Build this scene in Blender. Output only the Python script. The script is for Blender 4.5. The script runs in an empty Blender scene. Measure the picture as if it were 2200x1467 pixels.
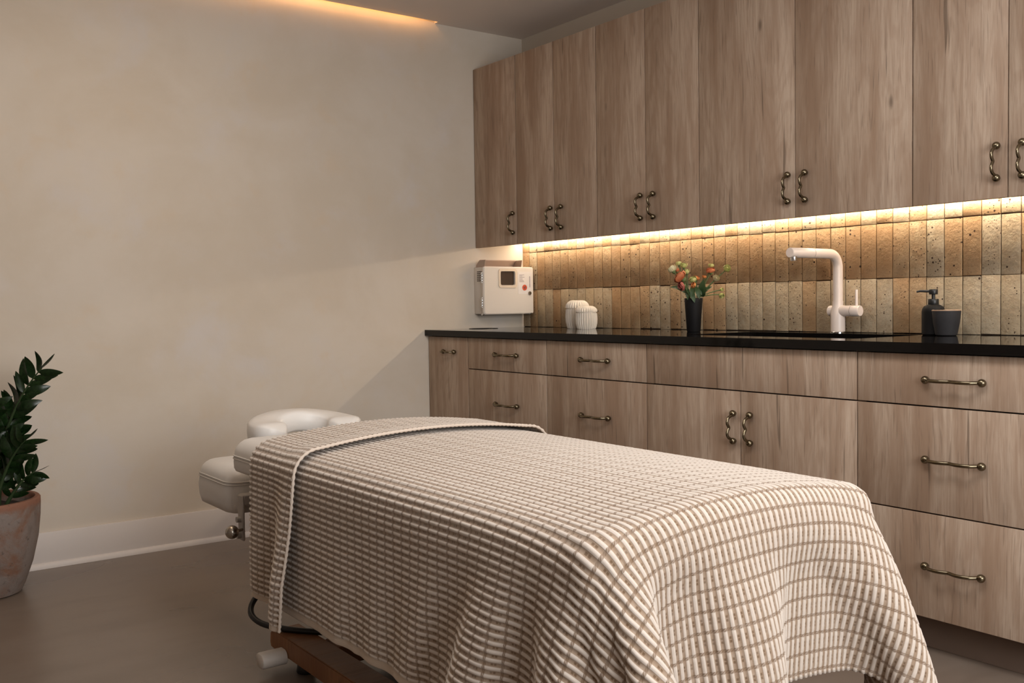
import bpy, bmesh, math, random
import numpy as np
from mathutils import Vector, Matrix

random.seed(7)
rng = np.random.default_rng(11)
SC = bpy.context.scene
COL = SC.collection
PI = math.pi

# ------------------------------------------------------------------ camera
cam_d = bpy.data.cameras.new('camera')
cam = bpy.data.objects.new('camera', cam_d)
COL.objects.link(cam)
SC.camera = cam
CF = Vector((-0.80567718, 0.59107363, -0.03893909))
CR = Vector((0.59190796, 0.80588102, -0.01416877))
CU = Vector((-0.02300549, 0.03446382, 0.99914113))
M = Matrix.Identity(4)
for i in range(3):
    M[i][0] = CR[i]; M[i][1] = CU[i]; M[i][2] = -CF[i]
M[0][3], M[1][3], M[2][3] = 4.29633, -3.24538, 1.04404
cam.matrix_world = M
cam_d.sensor_fit = 'HORIZONTAL'
cam_d.sensor_width = 36.0
cam_d.lens = 2098.6 * 36.0 / 2200.0
cam_d.clip_start = 0.02

# ------------------------------------------------------------------ light, world, exposure
SC.view_settings.view_transform = 'Standard'
SC.view_settings.look = 'None'
SC.view_settings.exposure = 0.0
SC.view_settings.gamma = 1.0
SC.view_settings.use_curve_mapping = False
SC.cycles.use_denoising = True
SC.cycles.max_bounces = 8
SC.cycles.diffuse_bounces = 5
SC.cycles.sample_clamp_indirect = 6.0
SC.cycles.caustics_reflective = False
SC.cycles.caustics_refractive = False

world = bpy.data.worlds.new('world')
SC.world = world
world.use_nodes = True
world.node_tree.nodes['Background'].inputs[0].default_value = (0.75, 0.86, 1.0, 1)
world.node_tree.nodes['Background'].inputs[1].default_value = 0.6

def area_light(name, loc, target, sx, sy, power, col, spread=PI):
    d = bpy.data.lights.new(name, 'AREA')
    d.shape = 'RECTANGLE'; d.size = sx; d.size_y = sy
    d.energy = power; d.color = col; d.spread = spread
    o = bpy.data.objects.new(name, d); COL.objects.link(o)
    o.location = loc
    o.rotation_euler = (Vector(target) - Vector(loc)).to_track_quat('-Z', 'Y').to_euler()
    return o

ROOM_X, ROOM_Y, ROOM_Z = 5.7, -5.2, 2.48
# light from the right with an added unseen window; two added ceiling fills
area_light('right_key_light', (ROOM_X + 0.02, -2.0, 1.55), (0, -2.0, 1.25), 2.0, 1.4, 82, (1.0, 0.985, 0.965))  # added area light, stands in the opening of the invented window
area_light('ceiling_fill_light', (3.2, -1.9, 2.455), (3.2, -1.9, 0), 1.5, 0.6, 29, (1.0, 0.97, 0.94))  # added fill from above for the tabletop; no panel is modelled
area_light('ceiling_fill_light.001', (1.25, -2.3, 2.455), (1.25, -2.3, 0), 1.2, 0.6, 6.5, (1.0, 0.78, 0.56))  # added warm fill over the head end and plaster wall

LED_COL = (1.0, 0.83, 0.62)
COVE_COL = (1.0, 0.50, 0.17)

# ------------------------------------------------------------------ helpers
def tag(o, label=None, cat=None, group=None, kind=None):
    if label: o['label'] = label
    if cat: o['category'] = cat
    if group: o['group'] = group
    if kind: o['kind'] = kind
    return o

def link(o, parent=None):
    COL.objects.link(o)
    if parent is not None: o.parent = parent
    return o

def thing(name, label, cat, loc=(0, 0, 0), group=None, rotz=0.0):
    o = bpy.data.objects.new(name, None)
    o.empty_display_size = 0.05
    link(o); o.location = loc; o.rotation_euler = (0, 0, rotz)
    return tag(o, label, cat, group)

def mesh_of(name, bm, mat=None, smooth=None):
    me = bpy.data.meshes.new(name)
    bm.normal_update()
    bm.to_mesh(me); bm.free()
    if mat is not None:
        for m_ in (mat if isinstance(mat, (list, tuple)) else [mat]): me.materials.append(m_)
    if smooth is not None:
        for p in me.polygons: p.use_smooth = True
        me.set_sharp_from_angle(angle=math.radians(smooth))
    return me

def obj(name, bm, mat, parent=None, loc=(0, 0, 0), smooth=None, rot=None):
    o = bpy.data.objects.new(name, mesh_of(name, bm, mat, smooth))
    link(o, parent); o.location = loc
    if rot: o.rotation_euler = rot
    return o

def inst(name, me, parent=None, loc=(0, 0, 0), rot=(0, 0, 0), scale=(1, 1, 1)):
    o = bpy.data.objects.new(name, me)
    link(o, parent); o.location = loc; o.rotation_euler = rot; o.scale = scale
    return o

def copy_tree(o, parent=None):
    c = o.copy(); COL.objects.link(c); c.parent = parent
    for ch in list(o.children): copy_tree(ch, c)
    return c

def NB(): return bmesh.new()

def box(bm, x0, x1, y0, y1, z0, z1, bev=0.0, seg=2):
    b = bmesh.new()
    bmesh.ops.create_cube(b, size=1.0)
    for v in b.verts:
        v.co = Vector((x0 + (v.co.x + .5) * (x1 - x0), y0 + (v.co.y + .5) * (y1 - y0), z0 + (v.co.z + .5) * (z1 - z0)))
    if bev > 0:
        bmesh.ops.bevel(b, geom=list(b.edges), offset=bev, segments=seg, affect='EDGES', profile=0.5)
    return add(bm, b)

def add(bm, b):
    me = bpy.data.meshes.new('tmp'); b.to_mesh(me); b.free(); bm.from_mesh(me); bpy.data.meshes.remove(me)
    return bm

def lathe(bm, prof, n=32, axis='Z', org=(0, 0, 0), flute=None):
    """prof: list of (r, h); r<=0 closes to a pole."""
    rings = []
    def P(r, h, a):
        c, s = r * math.cos(a), r * math.sin(a)
        if axis == 'Z': q = (c, s, h)
        elif axis == 'X': q = (h, c, s)
        else: q = (c, h, s)
        return (q[0] + org[0], q[1] + org[1], q[2] + org[2])
    for k, (r, h) in enumerate(prof):
        if r <= 1e-6: rings.append([bm.verts.new(P(0, h, 0))])
        else:
            fl = flute(k) if flute else 0
            rings.append([bm.verts.new(P(r * (1 + (fl if i % 2 else 0)), h, 2 * PI * i / n)) for i in range(n)])
    for a, b in zip(rings[:-1], rings[1:]):
        for i in range(n):
            j = (i + 1) % n
            if len(a) == 1 and len(b) == 1: continue
            if len(a) == 1: bm.faces.new((a[0], b[i], b[j]))
            elif len(b) == 1: bm.faces.new((a[i], b[0], a[j]))
            else: bm.faces.new((a[i], b[i], b[j], a[j]))
    bmesh.ops.recalc_face_normals(bm, faces=bm.faces)
    return bm

def tube(bm, pts, rad, n=10, cap=True, flat=1.0, up=None):
    pts = [Vector(p) for p in pts]
    rads = rad if isinstance(rad, (list, tuple)) else [rad] * len(pts)
    rings = []
    t0 = (pts[1] - pts[0]).normalized()
    ref = Vector(up) if up else (Vector((0, 0, 1)) if abs(t0.z) < .9 else Vector((1, 0, 0)))
    nrm = (ref - t0 * ref.dot(t0)).normalized()
    for i, p in enumerate(pts):
        t = (pts[min(i + 1, len(pts) - 1)] - pts[max(i - 1, 0)]).normalized()
        nrm = (nrm - t * nrm.dot(t)).normalized()
        b = t.cross(nrm)
        rings.append([bm.verts.new(p + (nrm * math.cos(2 * PI * k / n) * flat + b * math.sin(2 * PI * k / n)) * rads[i]) for k in range(n)])
    for a, b in zip(rings[:-1], rings[1:]):
        for k in range(n):
            bm.faces.new((a[k], a[(k + 1) % n], b[(k + 1) % n], b[k]))
    if cap:
        bm.faces.new(rings[0][::-1]); bm.faces.new(rings[-1])
    bmesh.ops.recalc_face_normals(bm, faces=bm.faces)
    return bm

def sphere(bm, c, r, seg=20, ring=12, sc=(1, 1, 1)):
    b = bmesh.new()
    bmesh.ops.create_uvsphere(b, u_segments=seg, v_segments=ring, radius=r)
    for v in b.verts: v.co = Vector((v.co.x * sc[0] + c[0], v.co.y * sc[1] + c[1], v.co.z * sc[2] + c[2]))
    return add(bm, b)

def rrect(x0, x1, y0, y1, r, n=5):
    out = []
    for cx, cy, a0 in ((x1 - r, y1 - r, 0), (x0 + r, y1 - r, PI / 2), (x0 + r, y0 + r, PI), (x1 - r, y0 + r, 1.5 * PI)):
        for k in range(n + 1):
            a = a0 + PI / 2 * k / n
            out.append((cx + r * math.cos(a), cy + r * math.sin(a)))
    return out

def plate_with_holes(bm, outer, holes, z0, z1):
    edges = []
    for loop in [outer] + holes:
        vs = [bm.verts.new((x, y, z1)) for x, y in loop]
        for i in range(len(vs)): edges.append(bm.edges.new((vs[i], vs[(i + 1) % len(vs)])))
    bmesh.ops.triangle_fill(bm, use_beauty=True, edges=edges, normal=(0, 0, 1))
    fs = list(bm.faces)
    r = bmesh.ops.extrude_face_region(bm, geom=fs)
    for v in [g for g in r['geom'] if isinstance(g, bmesh.types.BMVert)]: v.co.z = z0
    bmesh.ops.recalc_face_normals(bm, faces=bm.faces)
    return bm

def smooth01(t):
    t = max(0.0, min(1.0, t)); return t * t * (3 - 2 * t)

# ------------------------------------------------------------------ materials
class NT:
    def __init__(s, name):
        s.m = bpy.data.materials.new(name); s.m.use_nodes = True
        s.t = s.m.node_tree; s.b = s.t.nodes['Principled BSDF']
    def n(s, typ, **kw):
        nd = s.t.nodes.new(typ)
        for k, v in kw.items(): setattr(nd, k, v)
        return nd
    def l(s, a, b): s.t.links.new(a, b)
    def val(s, sock, v):
        if hasattr(v, 'is_linked') or isinstance(v, bpy.types.NodeSocket): s.l(v, sock)
        else: sock.default_value = v
    def math(s, op, a, b=None, c=None, clamp=False):
        nd = s.n('ShaderNodeMath', operation=op); nd.use_clamp = clamp
        s.val(nd.inputs[0], a)
        if b is not None: s.val(nd.inputs[1], b)
        if c is not None: s.val(nd.inputs[2], c)
        return nd.outputs[0]
    def mapr(s, v, a, b, c=0.0, d=1.0):
        nd = s.n('ShaderNodeMapRange'); nd.interpolation_type = 'SMOOTHSTEP'
        s.val(nd.inputs[0], v)
        for i, q in enumerate((a, b, c, d)): nd.inputs[i + 1].default_value = q
        return nd.outputs[0]
    def mix(s, f, a, b, mode='MIX'):
        nd = s.n('ShaderNodeMix', data_type='RGBA', blend_type=mode)
        s.val(nd.inputs[0], f)
        for i, q in ((6, a), (7, b)):
            if isinstance(q, bpy.types.NodeSocket): s.l(q, nd.inputs[i])
            else: nd.inputs[i].default_value = (*q, 1) if len(q) == 3 else q
        return nd.outputs[2]
    def noise(s, vec, scale, detail=4, rough=.55, dist=0.0):
        nd = s.n('ShaderNodeTexNoise')
        nd.inputs['Scale'].default_value = scale; nd.inputs['Detail'].default_value = detail
        nd.inputs['Roughness'].default_value = rough; nd.inputs['Distortion'].default_value = dist
        s.l(vec, nd.inputs['Vector'])
        return nd.outputs['Fac']
    def mapping(s, vec, sc=(1, 1, 1), loc=None):
        nd = s.n('ShaderNodeMapping'); nd.inputs['Scale'].default_value = sc
        if loc is not None:
            if isinstance(loc, bpy.types.NodeSocket): s.l(loc, nd.inputs['Location'])
            else: nd.inputs['Location'].default_value = loc
        s.l(vec, nd.inputs['Vector'])
        return nd.outputs[0]
    def ramp(s, f, stops):
        nd = s.n('ShaderNodeValToRGB')
        e = nd.color_ramp.elements
        while len(e) < len(stops): e.new(.5)
        for k, (p, c) in enumerate(stops): e[k].position = p; e[k].color = (*c, 1)
        s.l(f, nd.inputs[0])
        return nd.outputs[0]
    def coord(s, which='Object'): return s.n('ShaderNodeTexCoord').outputs[which]
    def rand(s): return s.n('ShaderNodeObjectInfo').outputs['Random']
    def bump(s, h, strength, dist):
        nd = s.n('ShaderNodeBump'); nd.inputs['Strength'].default_value = strength; nd.inputs['Distance'].default_value = dist
        s.l(h, nd.inputs['Height']); s.l(nd.outputs[0], s.b.inputs['Normal'])
    def set(s, color=None, rough=None, metal=None, spec=None, **kw):
        if color is not None: s.val(s.b.inputs['Base Color'], color if isinstance(color, bpy.types.NodeSocket) else (*color, 1))
        if rough is not None: s.val(s.b.inputs['Roughness'], rough)
        if metal is not None: s.b.inputs['Metallic'].default_value = metal
        if spec is not None: s.b.inputs['Specular IOR Level'].default_value = spec
        for k, v in kw.items(): s.b.inputs[k].default_value = v
        return s.m

def speck_mat(name, col, rough=.5, var=.06, scale=40, metal=0.0, spec=.5, bump=0.0, bscale=None, **kw):
    t = NT(name)
    n_ = t.noise(t.coord(), scale, 3)
    c = t.mix(n_, tuple(x * (1 - var) for x in col), tuple(min(1, x * (1 + var)) for x in col))
    if bump > 0: t.bump(t.noise(t.coord(), bscale or scale * 3, 4), .5, bump)
    return t.set(c, rough, metal, spec, **kw)

def emit_mat(name, col, s):
    t = NT(name); t.set((0, 0, 0), .5)
    t.b.inputs['Emission Color'].default_value = (*col, 1); t.b.inputs['Emission Strength'].default_value = s
    return t.m

def plaster_mat():
    t = NT('lime_plaster')
    P = t.coord()
    a = t.noise(t.mapping(P, (1, 1, 1.2)), 1.5, 6, .6, .25)
    b = t.noise(t.mapping(P, (1, 1.0, 1.0), (3.1, 7.7, 1.3)), 2.6, 6, .6, .25)
    c = t.mix(t.mapr(a, .36, .66), (.62, .545, .452), (.665, .60, .52))
    c = t.mix(t.math('MULTIPLY', t.mapr(b, .52, .74), .6), c, (.645, .61, .595))
    c = t.mix(t.math('MULTIPLY', t.mapr(t.noise(P, 5.5, 5, .6, .5), .56, .75), .35), c, (.66, .53, .39))
    t.bump(t.noise(P, 9, 7, .6, .4), .2, .005)
    return t.set(c, .82, spec=.25)

def wood_mat(name, light, dark, streak):
    t = NT(name)
    r = t.rand()
    off = t.n('ShaderNodeCombineXYZ')
    t.l(t.math('MULTIPLY', r, 37.0), off.inputs[0]); t.l(t.math('MULTIPLY', r, 11.0), off.inputs[1]); t.l(t.math('MULTIPLY', r, 23.0), off.inputs[2])
    P = t.mapping(t.coord(), (1, 1, 1), off.outputs[0])
    warp = t.noise(t.mapping(P, (1.6, 1, .5)), 2.4, 3, .5)
    # shift x by the warp so the grain meanders
    sx = t.n('ShaderNodeSeparateXYZ'); t.l(P, sx.inputs[0])
    cx = t.n('ShaderNodeCombineXYZ')
    t.l(t.math('ADD', sx.outputs[0], t.math('MULTIPLY', warp, .045)), cx.inputs[0]); t.l(sx.outputs[1], cx.inputs[1]); t.l(sx.outputs[2], cx.inputs[2])
    Q = cx.outputs[0]
    broad = t.noise(t.mapping(Q, (7.5, 1, .75)), 1.7, 5, .62, .2)
    mid = t.noise(t.mapping(Q, (34, 1, 1.7)), 1.5, 5, .65, .2)
    fine = t.noise(t.mapping(Q, (170, 1, 5.0)), 1.5, 4, .7)
    pore = t.noise(t.mapping(Q, (120, 1, 6.0), (5, 0, 2)), 1.4, 2, .5)
    lobes = t.noise(t.mapping(Q, (3.2, 1, .55), (2, 0, 7)), 1.5, 2, .45)
    fig = t.math('SINE', t.math('ADD', t.math('MULTIPLY', lobes, 120.0), t.math('MULTIPLY', mid, 3.0)))
    c = t.mix(t.mapr(broad, .32, .66), dark, light)
    c = t.mix(t.math('MULTIPLY', t.mapr(fig, .1, .95), .24), c, streak)
    c = t.mix(t.math('MULTIPLY', t.mapr(mid, .50, .70), .42), c, tuple(x * .74 for x in dark))
    c = t.mix(t.math('MULTIPLY', t.mapr(fine, .46, .62), .42), c, streak)
    c = t.mix(t.math('MULTIPLY', t.mapr(pore, .60, .70), .45), c, tuple(x * .55 for x in dark))
    # a few dark cracks and knots
    k = t.noise(t.mapping(Q, (26, 1, 1.3), (9, 0, 4)), 1.8, 2, .5)
    c = t.mix(t.math('MULTIPLY', t.mapr(k, .685, .75), .7), c, tuple(x * .4 for x in dark))
    v = t.n('ShaderNodeTexVoronoi'); v.inputs['Scale'].default_value = 3.0
    t.l(t.mapping(Q, (1.9, 0, .75)), v.inputs['Vector'])
    c = t.mix(t.math('MULTIPLY', t.mapr(v.outputs['Distance'], .075, .02), .75), c, tuple(x * .38 for x in dark))
    t.bump(t.math('ADD', t.math('MULTIPLY', fine, .6), pore), .12, .0012)
    return t.set(c, t.mapr(mid, .2, .8, .46, .58), spec=.35)

def tile_mat(name, stops, dk):
    t = NT(name)
    r = t.rand()
    off = t.n('ShaderNodeCombineXYZ')
    t.l(t.math('MULTIPLY', r, 31.0), off.inputs[0]); t.l(t.math('MULTIPLY', r, 17.0), off.inputs[2]); t.l(t.math('MULTIPLY', r, 5.0), off.inputs[1])
    P = t.mapping(t.coord(), (1, 1, 1), off.outputs[0])
    hue = t.math('FRACT', t.math('MULTIPLY', r, 7.31))
    base = t.ramp(hue, [(k / (len(stops) - 1), q) for k, q in enumerate(stops)])
    cl = t.noise(P, 17, 4, .6, .3)
    c = t.mix(t.mapr(cl, .35, .68), t.mix(.55, base, dk), base)
    c = t.mix(t.math('MULTIPLY', t.mapr(t.noise(P, 90, 3, .7), .5, .7), .35), c, (.33, .22, .12))
    for sc_, th, w in ((48, .22, 1.0), (105, .27, .95), (230, .3, .7)):
        v = t.n('ShaderNodeTexVoronoi'); v.inputs['Scale'].default_value = sc_; t.l(P, v.inputs['Vector'])
        pick = t.n('ShaderNodeSeparateColor'); t.l(v.outputs['Color'], pick.inputs[0])
        on = t.mapr(pick.outputs[0], .50, .53)
        thr = t.math('MULTIPLY', pick.outputs[1], th)
        m = t.math('MULTIPLY', t.math('LESS_THAN', v.outputs['Distance'], thr), on)
        c = t.mix(t.math('MULTIPLY', m, w), c, (.055, .03, .018))
    h = t.math('ADD', t.noise(P, 60, 5, .65), t.math('MULTIPLY', t.noise(P, 14, 3, .5), 1.3))
    t.bump(h, .7, .005)
    return t.set(c, .72, spec=.3)

def concrete_mat():
    t = NT('polished_concrete')
    P = t.coord()
    a = t.noise(t.mapping(P, (1.6, .8, 1)), 1.3, 3, .5); b = t.noise(t.mapping(P, (1.8, .7, 1)), 4.5, 4, .55)
    c = t.mix(t.mapr(a, .3, .7), (.150, .112, .086), (.200, .158, .128))
    c = t.mix(t.math('MULTIPLY', t.mapr(b, .42, .72), .4), c, (.135, .102, .080))
    return t.set(c, t.mapr(a, .3, .7, .24, .34), spec=.5)

def pot_mat():
    t = NT('weathered_terracotta')
    P = t.coord()
    a = t.noise(P, 9, 6, .65, .5); b = t.noise(t.mapping(P, (1, 1, .35)), 16, 5, .6)
    c = t.mix(t.mapr(a, .30, .54), (.22, .12, .08), (.235, .195, .175))
    c = t.mix(t.math('MULTIPLY', t.mapr(b, .5, .7), .6), c, (.15, .12, .105))
    # bare clay round the rim
    z = t.n('ShaderNodeSeparateXYZ'); t.l(P, z.inputs[0])
    c = t.mix(t.math('MULTIPLY', t.mapr(z.outputs[2], .315, .338), .85), c, (.24, .11, .07))
    c = t.mix(t.math('MULTIPLY', t.mapr(t.noise(P, 60, 4), .6, .72), .6), c, (.10, .075, .06))
    t.bump(t.math('ADD', a, t.math('MULTIPLY', t.noise(P, 45, 4, .6), .5)), .6, .008)
    return t.set(c, .9, spec=.2)

SEAM_U, RIB_V = .0365, .0155
def weave_mat():
    t = NT('ribbed_waffle_weave')
    uv = t.n('ShaderNodeUVMap'); uv.uv_map = 'cloth'
    s = t.n('ShaderNodeSeparateXYZ'); t.l(uv.outputs[0], s.inputs[0])
    u = t.math('DIVIDE', s.outputs[0], SEAM_U); v = t.math('DIVIDE', s.outputs[1], RIB_V)
    fu = t.math('FRACT', u); fv = t.math('FRACT', v)
    du = t.math('ABSOLUTE', t.math('SUBTRACT', fu, .5)); dv = t.math('ABSOLUTE', t.math('SUBTRACT', fv, .5))
    rib = t.mapr(dv, .270, .212)                      # 1 on the raised cream rib
    seam = t.mapr(du, .395, .435)                    # brown line across the ribs
    hatch = t.mapr(t.math('SINE', t.math('ADD', t.math('MULTIPLY', u, 50.0), t.math('MULTIPLY', v, 16.0))), -.3, .5)
    bar = t.math('ABSOLUTE', t.math('SUBTRACT', du, .085))
    spot = t.math('MULTIPLY', t.mapr(bar, .075, .04), t.mapr(dv, .34, .40))
    spot2 = t.math('MULTIPLY', t.mapr(du, .20, .14), t.mapr(dv, .31, .37))
    yarn = t.noise(t.mapping(uv.outputs[0], (1, 2.2, 1)), 900, 2, .6)
    slub = t.noise(uv.outputs[0], 60, 3, .6)
    c = t.mix(rib, (.335, .248, .180), (.64, .572, .512))
    c = t.mix(t.math('MULTIPLY', spot2, .35), c, (.24, .16, .10))
    c = t.mix(t.math('MULTIPLY', spot, .85), c, (.15, .09, .05))
    c = t.mix(t.math('MULTIPLY', seam, t.math('ADD', t.math('MULTIPLY', hatch, .32), .58)), c, (.19, .122, .075))
    c = t.mix(t.math('MULTIPLY', t.mapr(yarn, .4, .68), .22), c, (.30, .22, .16))
    c = t.mix(t.math('MULTIPLY', t.mapr(slub, .45, .7), .12), c, (.75, .70, .64))
    t.b.inputs['Sheen Tint'].default_value = (1, .93, .86, 1)
    hem = t.n('ShaderNodeAttribute'); hem.attribute_name = 'hem'
    c = t.mix(t.mapr(hem.outputs['Fac'], .45, .55), c, t.mix(yarn, (.50, .40, .31), (.60, .50, .40)))
    t.bump(t.math('ADD', t.math('MULTIPLY', yarn, .6), t.math('MULTIPLY', rib, .8)), .4, .0012)
    return t.set(c, .95, spec=.1, **{'Sheen Weight': .75, 'Sheen Roughness': .45})

PLASTER = plaster_mat()
WOOD = wood_mat('oak_laminate', (.485, .380, .295), (.330, .228, .160), (.305, .205, .142))
BEAM = wood_mat('walnut_stain', (.33, .155, .068), (.21, .09, .038), (.25, .11, .048))
TILE_WARM = tile_mat('speckled_amber_tile', [(.44, .285, .155), (.46, .325, .19), (.40, .25, .13), (.47, .35, .215)], (.35, .20, .095))
TILE_PALE = tile_mat('speckled_oatmeal_tile', [(.46, .365, .245), (.485, .40, .285), (.445, .345, .22), (.475, .39, .275)], (.37, .27, .165))
GROUT = speck_mat('grout', (.12, .065, .035), .9, .2, 60)
FLOOR = concrete_mat()
CEIL = speck_mat('ceiling_paint', (.80, .73, .68), .9, .02, 6)
PAINT = speck_mat('white_trim_paint', (.70, .65, .62), .55, .02, 8)
DARK = speck_mat('cabinet_shadow_gap', (.018, .015, .013), .8)
CARCASS = speck_mat('carcass_board', (.30, .21, .145), .6, .08, 12)
KICK = speck_mat('toe_kick_laminate', (.165, .115, .088), .6, .12, 14)
STONE = speck_mat('black_stone', (.006, .005, .0045), .05, .3, 120, spec=.22)
SINKB = speck_mat('black_composite', (.012, .011, .011), .4, .2, 200)
BRASS = speck_mat('antique_brass', (.20, .165, .11), .27, .3, 30, metal=1.0)
WHITE_TAP = speck_mat('matt_white_enamel', (.74, .63, .56), .38, .02, 20)
CHROME = speck_mat('chrome', (.75, .75, .76), .12, .02, 20, metal=1.0)
VINYL = speck_mat('white_vinyl', (.72, .70, .675), .36, .015, 30, spec=.45, bump=.0004, bscale=420)
VINYL_SEAM = speck_mat('vinyl_piping', (.64, .61, .575), .45, .03, 60)
BLACK = speck_mat('black_plastic', (.012, .012, .012), .38, .2, 60)
MATT = speck_mat('matt_black_ceramic', (.006, .0055, .006), .62, .15, 30, spec=.25)
SLATE = speck_mat('charcoal_stoneware', (.026, .025, .027), .7, .2, 60, spec=.25)
CUPIN = speck_mat('cup_inside_clay', (.36, .24, .16), .6, .1, 40)
JARW = speck_mat('unglazed_white_porcelain', (.72, .66, .58), .7, .03, 60)
BOXW = speck_mat('white_powder_coat', (.70, .645, .59), .42, .02, 12)
BOXIN = speck_mat('grey_plastic_liner', (.42, .31, .25), .5, .04, 20)
VENT = speck_mat('vent_shadow', (.05, .035, .028), .9)
RED = speck_mat('warning_orange_red', (.62, .09, .03), .5, .05, 200)
INK = speck_mat('label_ink', (.10, .08, .10), .7)
LABELP = speck_mat('pale_label', (.72, .68, .66), .6, .02, 60)
SOIL = speck_mat('potting_soil', (.02, .014, .01), .95, .5, 90, bump=.01, bscale=50)
STEEL = speck_mat('brushed_nickel', (.42, .38, .33), .26, .1, 80, metal=1.0)
GREYP = speck_mat('grey_bracket_paint', (.46, .43, .40), .45, .03, 30)
def leaf_mat(name, a, b, rough=.28):
    t = NT(name); c = t.mix(t.mapr(t.noise(t.coord(), 14, 3), .35, .7), a, b)
    c = t.mix(t.math('MULTIPLY', t.rand(), .5), c, a)
    return t.set(c, rough, spec=.45)
LEAF = leaf_mat('glossy_dark_leaf', (.005, .015, .004), (.016, .042, .010))
STALK = speck_mat('green_stalk', (.03, .055, .018), .5, .2, 40)
FLEAF = leaf_mat('eucalyptus_leaf', (.022, .05, .016), (.055, .10, .035), .5)
FSTEM = speck_mat('flower_stem_green', (.10, .14, .045), .6, .2, 60)
BUD = leaf_mat('pale_green_petal', (.42, .45, .12), (.66, .62, .30), .7)
CREAM = leaf_mat('cream_petal', (.56, .50, .28), (.68, .60, .40), .7)
CORAL = leaf_mat('coral_petal', (.50, .12, .04), (.60, .22, .10), .7)
ROSE = leaf_mat('dusty_rose_petal', (.34, .085, .065), (.45, .19, .14), .7)
ORANGE = leaf_mat('orange_petal', (.58, .17, .04), (.66, .30, .10), .7)
def glass_mat():
    t = NT('smoked_acrylic')
    return t.set((.62, .46, .36), .08, spec=.5, **{'Transmission Weight': .9, 'IOR': 1.3})
SMOKE = glass_mat()
LED = emit_mat('led_diffuser', LED_COL, 45.0)
COVE = emit_mat('cove_led', COVE_COL, 24.0)

# ------------------------------------------------------------------ room shell
def structure(name, bm, mat, parent=None, smooth=None):
    o = obj(name, bm, mat, parent, smooth=smooth)
    if parent is None: o['kind'] = 'structure'
    return o

T = .12
structure('floor', box(NB(), -T, ROOM_X + T, ROOM_Y - T, T, -.1, 0), FLOOR)
wall_left = structure('wall_left', box(NB(), -T, 0, ROOM_Y - T, T, 0, 2.72), PLASTER)
wall_back = structure('wall_back', box(NB(), 0, ROOM_X + T, 0, T, 0, 2.72), speck_mat('back_wall_paint', (.62, .55, .46), .85, .03, 5))
structure('wall_front', box(NB(), 0, ROOM_X + T, ROOM_Y - T, ROOM_Y, 0, 2.72), speck_mat('front_wall_paint', (.30, .26, .23), .85, .03, 5))
b = NB()   # right wall round the added, unseen window opening
wy0, wy1, wz0, wz1 = -3.05, -.95, .82, 2.28
box(b, ROOM_X, ROOM_X + T, ROOM_Y, wy0, 0, 2.72); box(b, ROOM_X, ROOM_X + T, wy1, 0, 0, 2.72)
box(b, ROOM_X, ROOM_X + T, wy0, wy1, 0, wz0); box(b, ROOM_X, ROOM_X + T, wy0, wy1, wz1, 2.72)
structure('wall_right', b, speck_mat('right_wall_paint', (.62, .56, .49), .85, .03, 5))
b = NB()
for y0, y1, z0, z1 in ((wy0, wy0 + .05, wz0, wz1), (wy1 - .05, wy1, wz0, wz1), (wy0, wy1, wz0, wz0 + .05), (wy0, wy1, wz1 - .05, wz1)):
    box(b, ROOM_X + .06, ROOM_X + .11, y0, y1, z0, z1, .004, 1)
structure('added_window', b, PAINT)  # unseen window frame, added to go with the light from the right

SLOT_Y, SLOT_W = -.555, .035
b = NB()
box(b, SLOT_W, ROOM_X, ROOM_Y, SLOT_Y, ROOM_Z, ROOM_Z + .03)
box(b, 0, ROOM_X, SLOT_Y, 0, ROOM_Z, ROOM_Z + .03)
box(b, 0, ROOM_X, ROOM_Y, 0, 2.70, 2.72)
structure('ceiling', b, CEIL)
# hidden light channel above the slot along the plaster wall
cove = thing('cove_light', 'hidden warm light strip in the ceiling slot along the plaster wall', 'light', (.062, -2.60, 2.60))
obj('channel', box(NB(), -.02, .02, -2.0, 2.0, -.02, -.006, .002, 1), PAINT, cove)
obj('diffuser', box(NB(), -.014, .014, -1.98, 1.98, -.028, -.020, .001, 1), COVE, cove)

# baseboard with a rounded shoe moulding
b = NB(); box(b, 0, .014, ROOM_Y, -.628, .0, .145, .003, 2)
bb = structure('baseboard_left', b, PAINT, smooth=40)
b = NB()
prof = [(.014, 0)] + [(.014 + .014 * math.cos(a), .022 * math.sin(a)) for a in [k * PI / 12 for k in range(7)]]
ra = [b.verts.new((x, ROOM_Y, z)) for x, z in prof]; rb = [b.verts.new((x, -.628, z)) for x, z in prof]
for i in range(len(prof) - 1): b.faces.new((ra[i], rb[i], rb[i + 1], ra[i + 1]))
structure('shoe_moulding', b, PAINT, bb, smooth=50)
b = NB(); box(b, 3.16, ROOM_X, -.014, 0, 0, .145, .003, 2)
structure('baseboard_back', b, PAINT, smooth=40)

# ------------------------------------------------------------------ tiles on the back wall (each its own part)
PITCH, X_FIRST, RUN_END = .0661, .0605, 3.14
def tile_mesh(i, w, h, mat):
    b = NB(); d = .0095
    box(b, -w / 2, w / 2, -d, 0, -h / 2, h / 2, .0016, 2)
    r_ = random.Random(i)
    k1, k2, k3 = (r_.uniform(-.00035, .00035) for _ in range(3))
    for v in b.verts:
        if v.co.y < -d * .5: v.co.y += k1 * v.co.x / w * 2 + k2 * v.co.z / h * 2
        v.co.x += k3 * v.co.z / h * 1.3
        v.co.z += r_.uniform(-.0005, .0005)
    return mesh_of('tile', b, mat, 35)
rows = ((.9165, 1.1155), (1.1175, 1.3165), (1.3185, 1.384))
def tile_set(i, w, h, n): return {m_: [tile_mesh(i + k, w, h, m_) for k in range(n)] for m_ in (TILE_WARM, TILE_PALE)}
kinds = {0: tile_set(0, .0632, .1985, 5), 2: tile_set(20, .0632, .065, 4)}
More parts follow.
